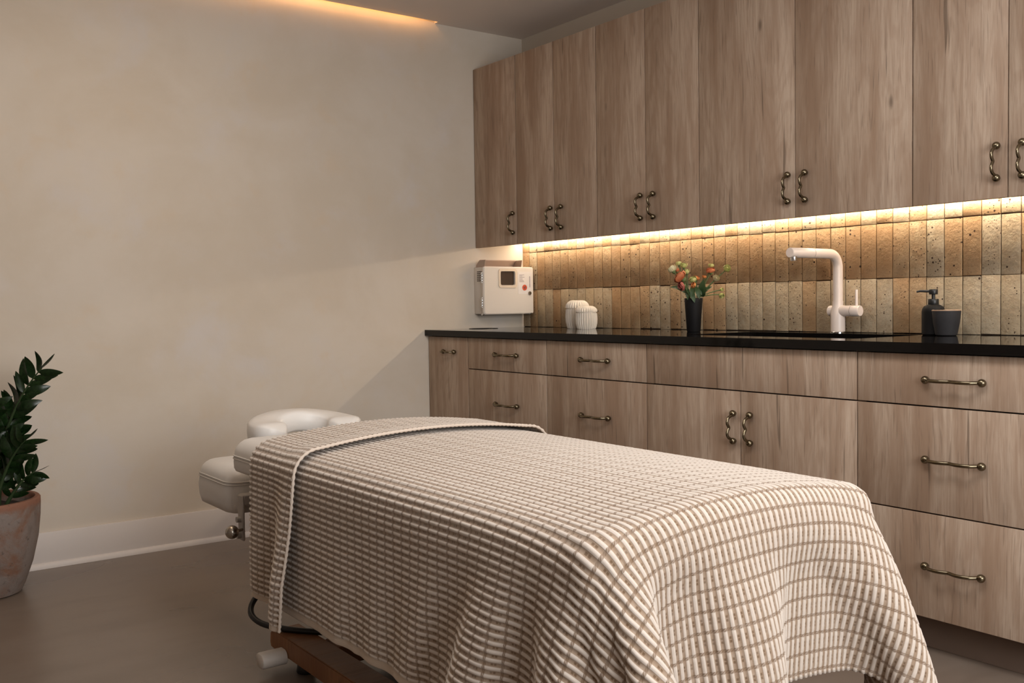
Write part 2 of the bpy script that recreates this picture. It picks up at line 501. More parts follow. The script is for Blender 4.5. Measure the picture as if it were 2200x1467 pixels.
first = {0: tile_set(40, .058, .1985, 1), 2: tile_set(41, .058, .065, 1)}
n_t = int((RUN_END - X_FIRST) / PITCH) + 1
for ri, (z0, z1) in enumerate(rows):
    kk = 2 if ri == 2 else 0
    for c in range(-1, n_t):
        xc = X_FIRST + (c + .5) * PITCH if c >= 0 else (.0005 + X_FIRST - .001) / 2
        if xc + PITCH / 2 > RUN_END + .05: continue
        glaze = TILE_WARM if random.random() < (.22, .88, .6)[ri] else TILE_PALE
        me = random.choice((first if c < 0 else kinds)[kk][glaze])
        inst('tile', me, wall_back, (xc + random.uniform(-.0004, .0004), -.0025 - random.uniform(0, .0016), (z0 + z1) / 2 + random.uniform(-.0016, .0016)),
             (random.uniform(-.002, .002), random.uniform(-.004, .004), random.uniform(-.004, .004)))
obj('grout_bed', box(NB(), 0, RUN_END + .02, -.0045, 0, .9155, 1.384), GROUT, wall_back)

# ------------------------------------------------------------------ wave handles
def handle_mesh(half):
    b = NB()
    for s in (-1, 1):
        sphere(b, (0, -.0115, s * half), .0118, 20, 12)
        lathe(b, [(.0075, -.004), (.0075, 0)], 16, 'Y', (0, 0, s * half))
    pts = []
    n = 44
    for i in range(n + 1):
        s = -1 + 2 * i / n
        a = abs(s)
        out = .0315 + .0085 * math.sin(PI * min(1, max(0, (a - .02) / .72)) - .15)
        if a > .74: out -= (.0235) * smooth01((a - .70) / .30)
        pts.append((0, -out, s * (half - .001)))
    tube(b, pts, .0046, 12, True, 1.15)
    return mesh_of('handle', b, BRASS, 60)
H_SHORT, H_LONG = handle_mesh(.048), handle_mesh(.083)

def panel(name, x0, x1, z0, z1, yb, th, parent, px):
    w, h = x1 - x0, z1 - z0
    o = obj(name, box(NB(), -w / 2, w / 2, -th, 0, -h / 2, h / 2, .0016, 2), WOOD, parent, ((x0 + x1) / 2 - px, yb, (z0 + z1) / 2), smooth=35)
    return o

def put_handle(front, me, x, z, th, horiz=False):
    return inst('handle', me, front, (x, -th, z), (0, PI / 2 if horiz else 0, 0))

# ------------------------------------------------------------------ base cabinets
GAP, TH = .0021, .019
YF = -.6274                      # face of the fronts
G1, G2, ZB, ZT = .7312, .4220, .1161, .8815
LX = [0.003, .367, .978, 1.5945, 2.513, 3.125]
base_labels = [
    'narrow oak base cabinet beside the plaster wall with one short pull',
    'oak base cabinet with three drawers next to the narrow pull-out',
    'oak base cabinet with three drawers left of the sink cabinet',
    'wide oak sink base cabinet with plain panel above two doors',
    'oak base cabinet with three wide drawers at the right edge, nearest the camera']
bases = []
for i in range(5):
    x0, x1 = LX[i], LX[i + 1]
    c = thing('base_cabinet', base_labels[i], 'cabinet', ((x0 + x1) / 2, 0, 0), 'base cabinets under the black worktop')
    bases.append(c)
    w2 = (x1 - x0) / 2
    yb = YF + TH
    b = NB(); t_ = .018
    box(b, -w2 + .0005, -w2 + t_, yb + .002, -.004, ZB, ZT + .002); box(b, w2 - t_, w2 - .0005, yb + .002, -.004, ZB, ZT + .002)
    box(b, -w2 + t_, w2 - t_, yb + .002, -.004, ZB, ZB + t_); box(b, -w2 + t_, w2 - t_, -.012, -.004, ZB + t_, ZT + .002)
    obj('carcass', b, CARCASS, c)
    obj('toe_kick', box(NB(), -w2 + .0005, w2 - .0005, -.543 - .0, -.525, 0.0, ZB, .001, 1), KICK, c)
    obj('shadow_panel', box(NB(), -w2 + t_, w2 - t_, yb + .003, yb + .008, ZB + t_, ZT), DARK, c)
    px = c.location.x
    L, R = x0 + GAP, x1 - GAP
    if i == 0:
        f = panel('door', L, R, ZB, ZT, yb, TH, c, px)
        put_handle(f, H_SHORT, .207 - (L + R) / 2, .809 - (ZB + ZT) / 2, TH, True)
    elif i in (1, 2, 4):
        hx = {1: .687, 2: 1.300, 4: 2.826}[i]
        for z0, z1, hz in ((G1 + GAP, ZT, .808), (G2 + GAP, G1 - GAP, .5785), (ZB, G2 - GAP, .269)):
            f = panel('drawer', L, R, z0, z1, yb, TH, c, px)
            put_handle(f, H_LONG, hx - (L + R) / 2, hz - (z0 + z1) / 2, TH, True)
    else:
        panel('fixed_panel', L, R, G1 + GAP, ZT, yb, TH, c, px)
        mid = 2.0537
        for a, d, hx in ((L, mid - GAP, 2.0285), (mid + GAP, R, 2.1015)):
            f = panel('door', a, d, ZB, G1 - GAP, yb, TH, c, px)
            put_handle(f, H_SHORT, hx - (a + d) / 2, .6045 - (ZB + G1 - GAP) / 2, TH)

# ------------------------------------------------------------------ worktop, sink, waste ring
YC = -.648
b = NB()
sink_loop = rrect(1.67, 2.42, -.50, -.118, .03)
chute = [(.115 + .068 * math.cos(2 * PI * k / 28), -.36 + .068 * math.sin(2 * PI * k / 28)) for k in range(28)]
plate_with_holes(b, [(0.002, YC), (3.14, YC), (3.14, -.001), (0.002, -.001)], [sink_loop, chute], .8855, .915)
wt = obj('worktop', b, STONE); tag(wt, 'long black polished stone worktop over the base cabinets', 'worktop')
b = NB()
out = rrect(1.664, 2.426, -.506, -.112, .034); inn = rrect(1.67, 2.42, -.50, -.118, .03); bot = rrect(1.69, 2.40, -.48, -.138, .04)
def ring(loop, z): return [b.verts.new((x, y, z)) for x, y in loop]
r0 = ring(out, .884); r1 = ring(inn, .884); r2 = ring(bot, .70); r3 = ring(out, .69)
n = len(r0)
for A, B in ((r0, r1), (r1, r2), (r3, r0)):
    for i in range(n): b.faces.new((A[i], A[(i + 1) % n], B[(i + 1) % n], B[i]))
b.faces.new(r2); b.faces.new(r3[::-1])
bmesh.ops.recalc_face_normals(b, faces=b.faces)
sk = thing('sink', 'black undermount sink set into the worktop below the white tap', 'sink', (0, 0, 0))
obj('basin', b, SINKB, sk)
obj('drain', lathe(NB(), [(0, .703), (.03, .703), (.04, .7015), (.042, .700)], 24, 'Z', (2.05, -.34, 0)), CHROME, sk, smooth=40)
wr = thing('waste_chute', 'round black waste chute opening in the worktop beside the plaster wall', 'waste chute', (.115, -.36, .915))
obj('rim', lathe(NB(), [(.060, -.028), (.0675, -.028), (.0675, .0), (.076, .0003), (.075, .0022), (.063, .0022), (.060, -.002), (.060, -.028)], 36), BLACK, wr, smooth=40)
obj('liner', lathe(NB(), [(.060, -.028), (.058, -.2), (0, -.2)], 28), BLACK, wr, smooth=40)

# ------------------------------------------------------------------ wall cabinets
UX = [0.003, .3716, .976, 1.5905, 2.511, 3.125]
UM = [None, .6695, 1.288, 2.0535, 2.8187]
ZU0, ZU1, YU = 1.339, 2.273, -.326
upper_labels = [
    'narrow oak wall cabinet with one door, hung against the plaster wall',
    'oak wall cabinet with two doors, just above the white ribbed jars',
    'oak wall cabinet with two doors, above the flower vase',
    'wide oak wall cabinet with two doors, above the white tap',
    'oak wall cabinet with two doors at the right edge, above the soap dispenser']
for i in range(5):
    x0, x1 = UX[i], UX[i + 1]
    c = thing('wall_cabinet', upper_labels[i], 'cabinet', ((x0 + x1) / 2, 0, ZU0), 'wall cabinets above the tiled splashback')
    w2 = (x1 - x0) / 2
    b = NB(); t_ = .016; yb = YU + TH; zb = 1.386 - ZU0; zt = ZU1 - ZU0 - .002
    box(b, -w2 + .0005, -w2 + t_, yb + .0015, -.001, zb, zt); box(b, w2 - t_, w2 - .0005, yb + .0015, -.001, zb, zt)
    box(b, -w2 + t_, w2 - t_, yb + .0015, -.001, zb, zb + t_); box(b, -w2 + t_, w2 - t_, yb + .0015, -.001, zt - t_, zt)
    obj('carcass', b, CARCASS, c)
    obj('shadow_panel', box(NB(), -w2 + t_, w2 - t_, yb + .003, yb + .007, zb + t_, zt - t_), DARK, c)
    px = c.location.x
    spans = [(x0 + GAP, x1 - GAP, .3485)] if i == 0 else [(x0 + GAP, UM[i] - .0016, 0), (UM[i] + .0016, x1 - GAP, 1)]
    for a, d, hx in spans:
        f = panel('door', a, d, 0, ZU1 - ZU0, yb, TH, c, px)
        if i: hx = {1: (.651, .7295), 2: (1.263, 1.339), 3: (2.0275, 2.1015), 4: (2.7893, 2.866)}[i][hx]
        put_handle(f, H_SHORT, hx - (a + d) / 2, 1.446 - (ZU0 + ZU1) / 2, TH)

strip = thing('under_cabinet_light', 'glowing warm light strip fixed under the wall cabinets along the tiles', 'light', (1.565, -.034, 1.386))
obj('channel', box(NB(), -1.555, 1.555, -.012, .012, -.0045, 0, .001, 1), PAINT, strip)
obj('diffuser', box(NB(), -1.55, 1.55, -.009, .009, -.011, -.0045, .001, 1), LED, strip)

# ------------------------------------------------------------------ waste container box on the plaster wall
BX = thing('disposal_box', 'white wall-mounted sharps disposal box with small window and red hazard sticker', 'disposal box', (0, -.179, .99))
HW, HH = .158, .246
b = NB(); box(b, .0008, .088, -HW, HW, 0, HH, .003, 2)
body = obj('body', b, BOXW, BX, smooth=35)
b = NB()
for ix in range(5):
    for iz in range(6):
        box(b, .031 + ix * .0098, .0375 + ix * .0098, -HW - .0006, -HW + .002, .172 + iz * .0095, .178 + iz * .0095)
obj('vent_grille', b, VENT, body)['kind'] = 'stuff'
# door: a rounded panel with a window opening
b = NB()
W0, W1, WZ0, WZ1 = -.062, .031, .151, .224
dl = rrect(-HW - .012, HW - .002, -.002, HH + .002, .011, 5)
wl = rrect(W0, W1, WZ0, WZ1, .009, 4)
tmp = NB(); plate_with_holes(tmp, dl, [wl], 0, .018)
for v in tmp.verts: v.co = Vector((.0895 + v.co.z, v.co.x, v.co.y))
bmesh.ops.recalc_face_normals(tmp, faces=tmp.faces)
bmesh.ops.bevel(tmp, geom=[e for e in tmp.edges if e.calc_face_angle(0) > 1.2 and abs(e.verts[0].co.x - e.verts[1].co.x) < 1e-5 and e.verts[0].co.x > .1], offset=.004, segments=3, affect='EDGES')
door = obj('door', tmp, BOXW, BX, smooth=50)
b = NB()
fo = rrect(W0 - .014, W1 + .014, WZ0 - .014, WZ1 + .014, .016, 4); fi = rrect(W0 - .001, W1 + .001, WZ0 - .001, WZ1 + .001, .01, 4)
tmp = NB(); plate_with_holes(tmp, fo, [fi], 0, .004)
for v in tmp.verts: v.co = Vector((.1068 + v.co.z, v.co.x, v.co.y))
bmesh.ops.recalc_face_normals(tmp, faces=tmp.faces)
obj('window_frame', tmp, speck_mat('cream_gasket', (.66, .56, .45), .5, .02, 20), door, smooth=30)
obj('window_pane', box(NB(), .098, .101, W0 - .001, W1 + .001, WZ0 - .001, WZ1 + .001), SMOKE, door)
for z in (.19, .06):
    b = NB(); tube(b, [(.092, -HW - .013, z - .026), (.092, -HW - .013, z + .026)], .0045, 12)
    for k in range(4): box(b, .087, .0985, -HW - .0185, -HW - .008, z - .024 + k * .0135, z - .017 + k * .0135, .001, 1)
    obj('hinge', b, CHROME, BX, smooth=40)
FX = .1078
b = NB(); box(b, FX - .001, FX + .0004, .052, .142, .104, .222, .0003, 1)
lab = obj('instruction_label', b, LABELP, door)
b = NB()
for k in range(7):
    w = random.Random(k).uniform(.018, .036)
    box(b, FX, FX + .0007, .060, .060 + w, .205 - k * .0062, .2068 - k * .0062)
for k in range(9):
    box(b, FX, FX + .0007, .128, .1325, .140 + k * .0066, .1445 + k * .0066)
obj('fine_print', b, INK, lab)['kind'] = 'stuff'
b = NB(); lathe(b, [(0, FX + .0016), (.0155, FX + .0016), (.0155, FX)], 28, 'X', (0, .095, .138))
st = obj('hazard_sticker', b, RED, door)
b = NB()
for k in range(3):                       # three open rings round a small centre ring
    a0 = PI / 2 + k * 2 * PI / 3
    cy, cz = .095 + .0052 * math.cos(a0), .138 + .0052 * math.sin(a0)
    pts = [(FX + .0019, cy + .0046 * math.cos(a0 + q), cz + .0046 * math.sin(a0 + q)) for q in np.linspace(.5, 2 * PI - .5, 16)]
    tube(b, pts, .0011, 5, True)
tube(b, [(FX + .0019, .095 + .0034 * math.cos(q), .138 + .0034 * math.sin(q)) for q in np.linspace(0, 2 * PI, 16)], .0008, 5, False)
obj('hazard_symbol', b, INK, st)
b = NB(); lathe(b, [(.0095, 0), (.0105, .003), (.0095, .006), (0, .0072)], 24, 'X', (FX, .128, .108))
lk = obj('lock', b, STEEL, door, smooth=50)
obj('key_slot', box(NB(), FX + .0062, FX + .0078, .1265, .1295, .103, .113), BLACK, lk)
# tray mouth rising behind the door
b = NB()
for y0, y1 in ((-.152, -.148), (.086, .09)):
    prof = [(.012, HH - .004), (.088, HH - .004), (.098, HH + .038), (.045, HH + .038), (.014, HH + .012)]
    va = [b.verts.new((x, y0, z)) for x, z in prof]; vb = [b.verts.new((x, y1, z)) for x, z in prof]
    b.faces.new(va); b.faces.new(vb[::-1])
    for i in range(5): b.faces.new((va[i], vb[i], vb[(i + 1) % 5], va[(i + 1) % 5]))
box(b, .012, .016, -.150, .088, HH - .004, HH + .014)
va = [(.014, HH + .012), (.046, HH + .040), (.046, HH + .036), (.018, HH + .010)]
A = [b.verts.new((x, -.150, z)) for x, z in va]; B = [b.verts.new((x, .088, z)) for x, z in va]
for i in range(4): b.faces.new((A[i], B[i], B[(i + 1) % 4], A[(i + 1) % 4]))
bmesh.ops.recalc_face_normals(b, faces=b.faces)
obj('drop_tray', b, BOXIN, BX)
b = NB(); box(b, .08, .1, -HW - .014, -HW - .006, -.006, .004, .002, 1)
obj('catch', b, CHROME, BX, smooth=40)
b = NB(); box(b, .09, .106, HW - .022, HW - .008, -.006, .002, .002, 1)
obj('catch', b, CHROME, BX, smooth=40)

# ------------------------------------------------------------------ tap
tp = thing('kitchen_tap', 'matt white kitchen tap with right-angled spout behind the black sink', 'tap', (2.052, -.072, .9152))
obj('base_ring', lathe(NB(), [(.030, 0), (.030, .004), (.027, .0065), (.0265, .0065)], 32), CHROME, tp, smooth=40)
obj('body', lathe(NB(), [(.0265, .0065), (.0265, .085), (.0195, .105), (.0195, .12), (0, .12)], 32), WHITE_TAP, tp, smooth=40)
b = NB()
arc = [(0, -.05 + .05 * math.cos(a), .247 + .05 * math.sin(a)) for a in [k * PI / 2 / 10 for k in range(11)]]
tube(b, [(0, 0, .112), (0, 0, .18)] + arc + [(0, -.155, .297)], .0182, 24, True)
sp = obj('spout', b, WHITE_TAP, tp, smooth=50)
b = NB(); tube(b, [(0, -.157, .297), (0, -.281, .297), (0, -.284, .297)], [.0182, .0182, .0168], 24, True)
hd = obj('spray_head', b, WHITE_TAP, tp, smooth=50)
obj('aerator', lathe(NB(), [(.0118, .268), (.0125, .272), (.0125, .284)], 20, 'Z', (0, -.262, 0)), CHROME, hd, smooth=40)
obj('joint_ring', lathe(NB(), [(.0172, -.157), (.0172, -.155)], 24, 'Y', (0, 0, .297)), BLACK, sp)
b = NB(); lathe(b, [(0, -.038), (.017, -.038), (.0205, -.034), (.0205, .060), (0, .060)], 28, 'X', (0, 0, .083))
obj('valve_housing', b, WHITE_TAP, tp, smooth=40)
b = NB(); lathe(b, [(0, .062), (.0205, .062), (.0205, .094), (.0185, .0965), (0, .0965)], 28, 'X', (0, 0, .083))
kn = obj('valve_cap', b, WHITE_TAP, tp, smooth=40)
obj('cap_ring', lathe(NB(), [(.0190, .059), (.0190, .063)], 28, 'X', (0, 0, .083)), BLACK, kn)
b = NB(); tube(b, [(.080, 0, .095), (.080, 0, .160), (.080, 0, .1625)], [.0058, .0050, .0035], 14)
obj('lever', b, WHITE_TAP, tp, smooth=50)

# ------------------------------------------------------------------ jars
def jar(label, x, y, r, h):
    t = thing('ribbed_jar', label, 'jar', (x, y, .9152), 'ribbed white lidded jars')
    hb = h * .70
    pr = [(0, 0), (r * .80, 0), (r * .86, .003), (r * .97, hb * .33), (r, hb * .6), (r * .965, hb * .95), (r * .93, hb), (r * .6, hb), (0, hb)]
    b = NB(); lathe(b, pr, 56, flute=lambda k: -.085 if 2 <= k <= 5 else 0)
    obj('jar_body', b, JARW, t, smooth=25)
    z = hb + .0040
    pr = [(0, hb), (r * .88, hb), (r * .88, z), (r * .985, z), (r * .99, z + h * .06), (r * .93, z + h * .13), (r * .80, z + h * .20), (r * .62, h * .985), (r * .4, h), (0, h)]
    b = NB(); lathe(b, pr, 56, flute=lambda k: -.075 if 3 <= k <= 6 else 0)
    obj('lid', b, JARW, t, smooth=25)
jar('taller white ribbed porcelain jar with domed lid, standing behind its twin', .575, -.110, .0605, .140)
jar('shorter white ribbed porcelain jar with domed lid, standing in front of its twin', .688, -.149, .0545, .112)

# ------------------------------------------------------------------ soap dispenser and cup
sd = thing('soap_dispenser', 'matt black soap pump bottle standing behind the charcoal cup', 'soap dispenser', (2.452, -.1, .9152))
obj('bottle', lathe(NB(), [(0, 0), (.034, 0), (.0375, .004), (.0375, .080), (.036, .089), (.031, .098), (.022, .103), (.017, .105), (0, .105)], 36), MATT, sd, smooth=40)
b = NB(); lathe(b, [(.0165, .104), (.0175, .106), (.0175, .122), (.016, .124), (0, .124)], 28); lathe(b, [(.006, .123), (.006, .141)], 16)
obj('collar', b, BLACK, sd, smooth=40)
b = NB(); lathe(b, [(0, .139), (.0135, .139), (.0145, .141), (.0145, .155), (.013, .157), (0, .157)], 24)
tube(b, [(-.008, -.006, .150), (-.034, -.024, .1515), (-.044, -.031, .149)], [.0045, .004, .0034], 10)
obj('pump_head', b, BLACK, sd, smooth=40)
cp = thing('cup', 'charcoal stoneware cup with pale rim beside the soap dispenser', 'cup', (2.515, -.128, .9152))
obj('cup_wall', lathe(NB(), [(0, 0), (.030, 0), (.034, .003), (.042, .045), (.0455, .083), (.0448, .085), (.0425, .085), (.039, .045), (.030, .008), (0, .008)], 40), SLATE, cp, smooth=40)
obj('rim', lathe(NB(), [(.0458, .0835), (.0455, .0862), (.0436, .0870), (.0420, .0855)], 40), CUPIN, cp, smooth=60)

# ------------------------------------------------------------------ vase and flowers
VX, VY, VZ = 1.466, -.23, .9152
vs = thing('flower_vase', 'slim matt black tapered vase holding cut flowers on the worktop', 'vase', (VX, VY, VZ))
obj('vase_body', lathe(NB(), [(0, 0), (.0265, 0), (.0285, .003), (.0365, .122), (.0375, .139), (.0365, .1405), (.0345, .139), (.033, .11), (.026, .01), (0, .01)], 36), MATT, vs, smooth=40)
RX, RY = CR.x, CR.y
nr = math.hypot(RX, RY); RX, RY = RX / nr, RY / nr
def fp(px, py, dep=0.0):
    s_ = (px - 1490) / 517.0; z_ = .9152 + .1402 - (py - 646) / 517.0
    return Vector((VX + RX * s_ + RY * dep, VY + RY * s_ - RX * dep, z_))
def petals(b, c, d, r, n, layers, cup=.8, seed=0):
    """layers of cupped petals round axis d"""
    R_ = random.Random(seed)
    d = Vector(d).normalized(); u = d.orthogonal().normalized(); w = d.cross(u)
    for L in range(layers):
        f = 1 - L / (layers + .4)
        for k in range(n):
            a = 2 * PI * (k + .5 * (L % 2)) / n + R_.uniform(-.2, .2)
            e = u * math.cos(a) + w * math.sin(a); s = w * math.cos(a) - u * math.sin(a)
            rr = r * (.5 + .5 * f) * R_.uniform(.88, 1.1)
            hgt = r * (cup + .25 * L / max(1, layers)) * R_.uniform(.9, 1.1)
            wd = rr * .72
            prof = ((0.05, -.35, .3), (.75 * f + .12, .05, .85), (.98 * f + .05, .55, 1.0), (.88 * f + .10, 1.0, .62))
            rowsv = []
            for (q, hh, ww) in prof:
                p0 = Vector(c) + e * rr * q + d * hgt * hh
                rowsv.append([b.verts.new(p0 - s * wd * ww + e * (-.10 * rr)), b.verts.new(p0 + e * .05 * rr + d * .06 * hgt), b.verts.new(p0 + s * wd * ww + e * (-.10 * rr))])
            for A, B in zip(rowsv[:-1], rowsv[1:]):
                b.faces.new((A[0], A[1], B[1], B[0])); b.faces.new((A[1], A[2], B[2], B[1]))
    sphere(b, Vector(c) + d * r * .15, r * .55, 10, 6)
    return b
def leaf_bm(b, base, tip, width, up=(0, 0, 1), fold=.25, n=6, bend=0.0):
    base, tip = Vector(base), Vector(tip)
    d = tip - base; L = d.length; d.normalize()
    side = d.cross(Vector(up)); side = side.normalized() if side.length > 1e-4 else Vector((1, 0, 0))
    nn = side.cross(d).normalized()
    rows_ = []
    for i in range(n + 1):
        t = i / n
        w = width * .5 * (math.sin(PI * min(1, t * .93 + .05) ** .85) ** .8 if 0 < t < 1 else .04)
        c = base + d * L * t + nn * (bend * L * math.sin(PI * t))
        rows_.append((b.verts.new(c - side * w + nn * w * fold), b.verts.new(c), b.verts.new(c + side * w + nn * w * fold)))
    for A, B in zip(rows_[:-1], rows_[1:]):
        b.faces.new((A[0], A[1], B[1], B[0])); b.faces.new((A[1], A[2], B[2], B[1]))
    return b
def flower(label, px, py, dep, r, mat, d, n=6, layers=2, cup=.8, root=(0, 0), name='flower', leaves=()):
    c = fp(px, py, dep)
    basep = Vector((VX + root[0], VY + root[1], VZ + .012))
    t = thing(name, label, 'flower', basep, 'cut flowers in the black vase')
    lc = c - basep
    rim = Vector((0, 0, .132)) - Vector((root[0], root[1], 0)) + Vector((lc.x + root[0], lc.y + root[1], 0)).normalized() * .022
    b = NB()
    dd = Vector(d).normalized()
    e = lc - dd * r * .4
    mid = (rim + e) * .5 + Vector((0, 0, .006))
    pts = [Vector((0, 0, 0)), rim * .5, rim]
    for k in range(1, 7):
        q = k / 6
        pts.append(rim * (1 - q) ** 2 + mid * 2 * q * (1 - q) + e * q * q)
    tube(b, pts, [.0022] * len(pts), 7)
    obj('stem', b, FSTEM, t, smooth=60)
    b = NB(); r *= 1.3; petals(b, lc, d, r, n, layers, cup, int(px * 7 + py))
    hd_ = obj('bloom', b, mat, t, smooth=70)
    b = NB(); sphere(b, lc - dd * r * .32, r * .48, 10, 6)
    obj('calyx', b, FSTEM, t, smooth=70)
    for (lx, ly, ld, wd, bx, by) in leaves:
        b = NB(); p1 = fp(lx, ly, ld) - basep; p0 = fp(bx, by, ld * .5) - basep
        leaf_bm(b, p0, p1, wd, up=(.2, -.5, .8), n=8, bend=.12)
        obj('leaf', b, FLEAF, t, smooth=60)
    return t
F = flower
F('coral bloom, the largest, low at the left of the bouquet', 1464, 603, .02, .020, CORAL, (-.4, -.5, .6), 7, 3, .75, (-.006, .004), leaves=((1438, 622, .02, .040, 1478, 640), (1470, 630, .04, .022, 1480, 650)))
F('dusty rose bloom hanging below the large coral bloom', 1465, 620, .03, .014, ROSE, (-.2, -.8, -.2), 6, 2, .8, (-.010, -.004))
F('cream bud at the far left of the bouquet', 1447, 587, .0, .0135, CREAM, (-.5, -.2, .8), 6, 2, 1.0, (-.012, .0))
F('small coral bloom behind the cream bud at left', 1457, 588, -.02, .009, CORAL, (-.2, 0, 1), 5, 2, .9, (-.008, .01))
F('pale green bud, topmost of the left cluster', 1460, 574, -.01, .0085, BUD, (-.2, 0, 1), 5, 2, 1.0, (-.003, .012))
F('pale green bud beside the topmost one, right of it', 1470, 579, .0, .0105, BUD, (.2, -.2, 1), 5, 2, 1.0, (.0, .008))
F('pale green bud under the top left cluster', 1475, 592, .01, .010, BUD, (.1, -.3, .9), 5, 2, 1.0, (-.002, .0), leaves=((1488, 656, .050, .022, 1482, 630), (1474, 650, .04, .016, 1478, 626)))
F('pale green bloom at the middle, just above the vase mouth', 1489, 609, .02, .0115, BUD, (.0, -.5, .7), 6, 2, .9, (.004, -.006), leaves=((1499, 648, .045, .020, 1494, 622), (1484, 646, .045, .018, 1486, 620), (1505, 640, .03, .016, 1496, 628)))
F('orange bloom behind the middle green bloom', 1497, 606, -.01, .011, ORANGE, (.2, 0, .9), 6, 2, .8, (.006, .006))
F('orange bloom below the middle green bloom', 1489, 620, .03, .009, ORANGE, (-.1, -.7, .3), 5, 2, .8, (.0, -.012))
F('small peach bud between middle and right of the bouquet', 1513, 603, .01, .0065, ORANGE, (.2, -.1, 1), 5, 1, 1.1, (.008, -.004))
F('coral bloom high at the right of the bouquet', 1527, 590, .0, .0135, CORAL, (.1, -.3, .8), 6, 3, .7, (.008, .006), leaves=((1511, 606, .02, .036, 1510, 644), (1529, 622, .015, .034, 1506, 642)))
F('pale green bud above the right coral bloom', 1530, 579, -.015, .0082, BUD, (.1, .1, 1), 5, 2, 1.0, (.010, .012))
F('yellow green bloom on a long stem at the far right', 1561, 585, .0, .0115, BUD, (.7, -.2, .5), 6, 2, .9, (.012, .0))
F('cream bud leaning right below the coral bloom', 1536, 606, .015, .010, CREAM, (.7, -.3, .4), 6, 2, 1.0, (.013, -.005))
F('small closed bud drooping low at right', 1548, 629, .01, .0052, BUD, (.8, 0, .1), 5, 1, 1.3, (.014, .004))
F('yellow green bud, lowest on the right of the bouquet', 1547, 640, .02, .0085, BUD, (.7, -.2, -.4), 6, 2, 1.0, (.012, -.010))

# ------------------------------------------------------------------ potted plant
PX, PY = .254, -2.713
pt = thing('potted_plant', 'dark green potted plant with glossy leaflets in a weathered clay pot', 'plant', (PX, PY, 0))
pr = [(0, 0), (.112, 0), (.124, .004), (.137, .03), (.165, .11), (.185, .20), (.194, .28), (.196, .325), (.196, .345), (.191, .351), (.178, .351), (.173, .345), (.172, .28), (0, .28)]
obj('pot', lathe(NB(), pr, 56), pot_mat(), pt, smooth=40)
b = NB(); lathe(b, [(0, .318), (.08, .320), (.1725, .312)], 40)
for v in b.verts: v.co.z += random.uniform(-.004, .004)
obj('soil', b, SOIL, pt, smooth=60)
leaf_meshes = []
for k in range(5):
    b = NB(); leaf_bm(b, (0, 0, 0), (0, 0, 1), .30 + .05 * (k % 3), up=(0, 1, 0), fold=.28, n=8, bend=(.05 + .04 * k) * (1 if k % 2 else -1))
    leaf_meshes.append(mesh_of('leaf', b, LEAF, 70))
def zz_stem(base, tip, bow, n_pair, l0, l1, start=.25, seed=0, faceside=None):
    R_ = random.Random(seed)
    base, tip = Vector(base), Vector(tip)
    mid = (base + tip) / 2 + Vector(bow)
    P = lambda q: base * (1 - q) ** 2 + mid * 2 * q * (1 - q) + tip * q * q
    pts = [P(k / 12) for k in range(13)]
    b = NB(); tube(b, [p - base for p in pts], [.0085 - .0065 * k / 12 for k in range(13)], 9)
    s = obj('stem', b, STALK, pt, base, smooth=60)
    side0 = Vector(faceside) if faceside else Vector((CR.x, CR.y, 0))
    for k in range(n_pair):
        q = start + (1 - start) * (k + .3) / n_pair
        p = P(q); tan = (P(min(1, q + .02)) - P(q - .02)).normalized()
        sd_ = (side0 - tan * side0.dot(tan)).normalized()
        oth = tan.cross(sd_)
        for sg in (-1, 1):
            d = (tan * R_.uniform(.75, 1.1) + sd_ * sg * R_.uniform(.75, 1.05) + oth * R_.uniform(-.35, .35)).normalized()
            L = (l0 + (l1 - l0) * abs(k / n_pair - .45) * 1.4) * R_.uniform(.88, 1.1)
            face = (tan.cross(d) + oth * .5).normalized() if R_.random() < .5 else (oth + tan * R_.uniform(-.4, .4))
            zc = d; xc = face.cross(zc).normalized(); yc = zc.cross(xc)
            m = Matrix((xc, yc, zc)).transposed().to_4x4()
            o = bpy.data.objects.new('leaf', leaf_meshes[R_.randrange(5)]); link(o, s)
            o.matrix_basis = Matrix.Translation(p - base) @ m @ Matrix.Scale(L, 4)
    d = (P(1) - P(.96)).normalized()
    m = d.to_track_quat('Z', 'Y').to_matrix().to_4x4()
    o = bpy.data.objects.new('leaf', leaf_meshes[0]); link(o, s); o.matrix_basis = Matrix.Translation(P(.99) - base) @ m @ Matrix.Scale(l1, 4)
def lat(l, f, z): return Vector((CR.x * l - CF.x * f, CR.y * l - CF.y * f, z))
stems = [  # (base lateral, toward camera, tip lateral, tip toward camera, tip z, bow, pairs)
    ((.04, .02), (.262, .05, .835), (-.09, -.05, .10), 12, .105, .08),
    ((.07, .05), (.215, .09, .58), (-.03, -.02, .06), 8, .09, .07),
    ((.09, .03), (.215, .03, .455), (.0, .0, .05), 6, .08, .06),
    ((.02, .06), (.10, .10, .72), (-.02, -.02, .05), 10, .10, .08),
    ((.06, .00), (.13, .0, .62), (-.02, -.02, .05), 9, .10, .08),
    ((.00, .08), (.03, .10, .74), (-.03, -.03, .04), 10, .085, .07),
    ((-.04, .04), (-.06, .07, .80), (-.02, .01, .05), 10, .085, .07),
    ((-.02, -.05), (.08, -.10, .70), (.0, .02, .06), 9, .085, .07),
    ((-.07, .07), (-.22, .12, .66), (.02, -.02, .08), 9, .085, .07),
    ((.05, .10), (.10, .17, .50), (.0, .0, .05), 6, .08, .06),
    ((-.06, -.04), (-.16, -.06, .85), (.03, .01, .05), 10, .085, .07),
    ((.03, .11), (-.02, .16, .56), (.0, .0, .03), 7, .085, .07),
]
for k, (bs, tp_, bow, npair, l0, l1) in enumerate(stems):
    zz_stem(lat(bs[0], bs[1], .305), lat(*tp_), (bow[0] * CR.x, bow[1] * CR.y, bow[2]), npair, l0, l1, .22, 100 + k)

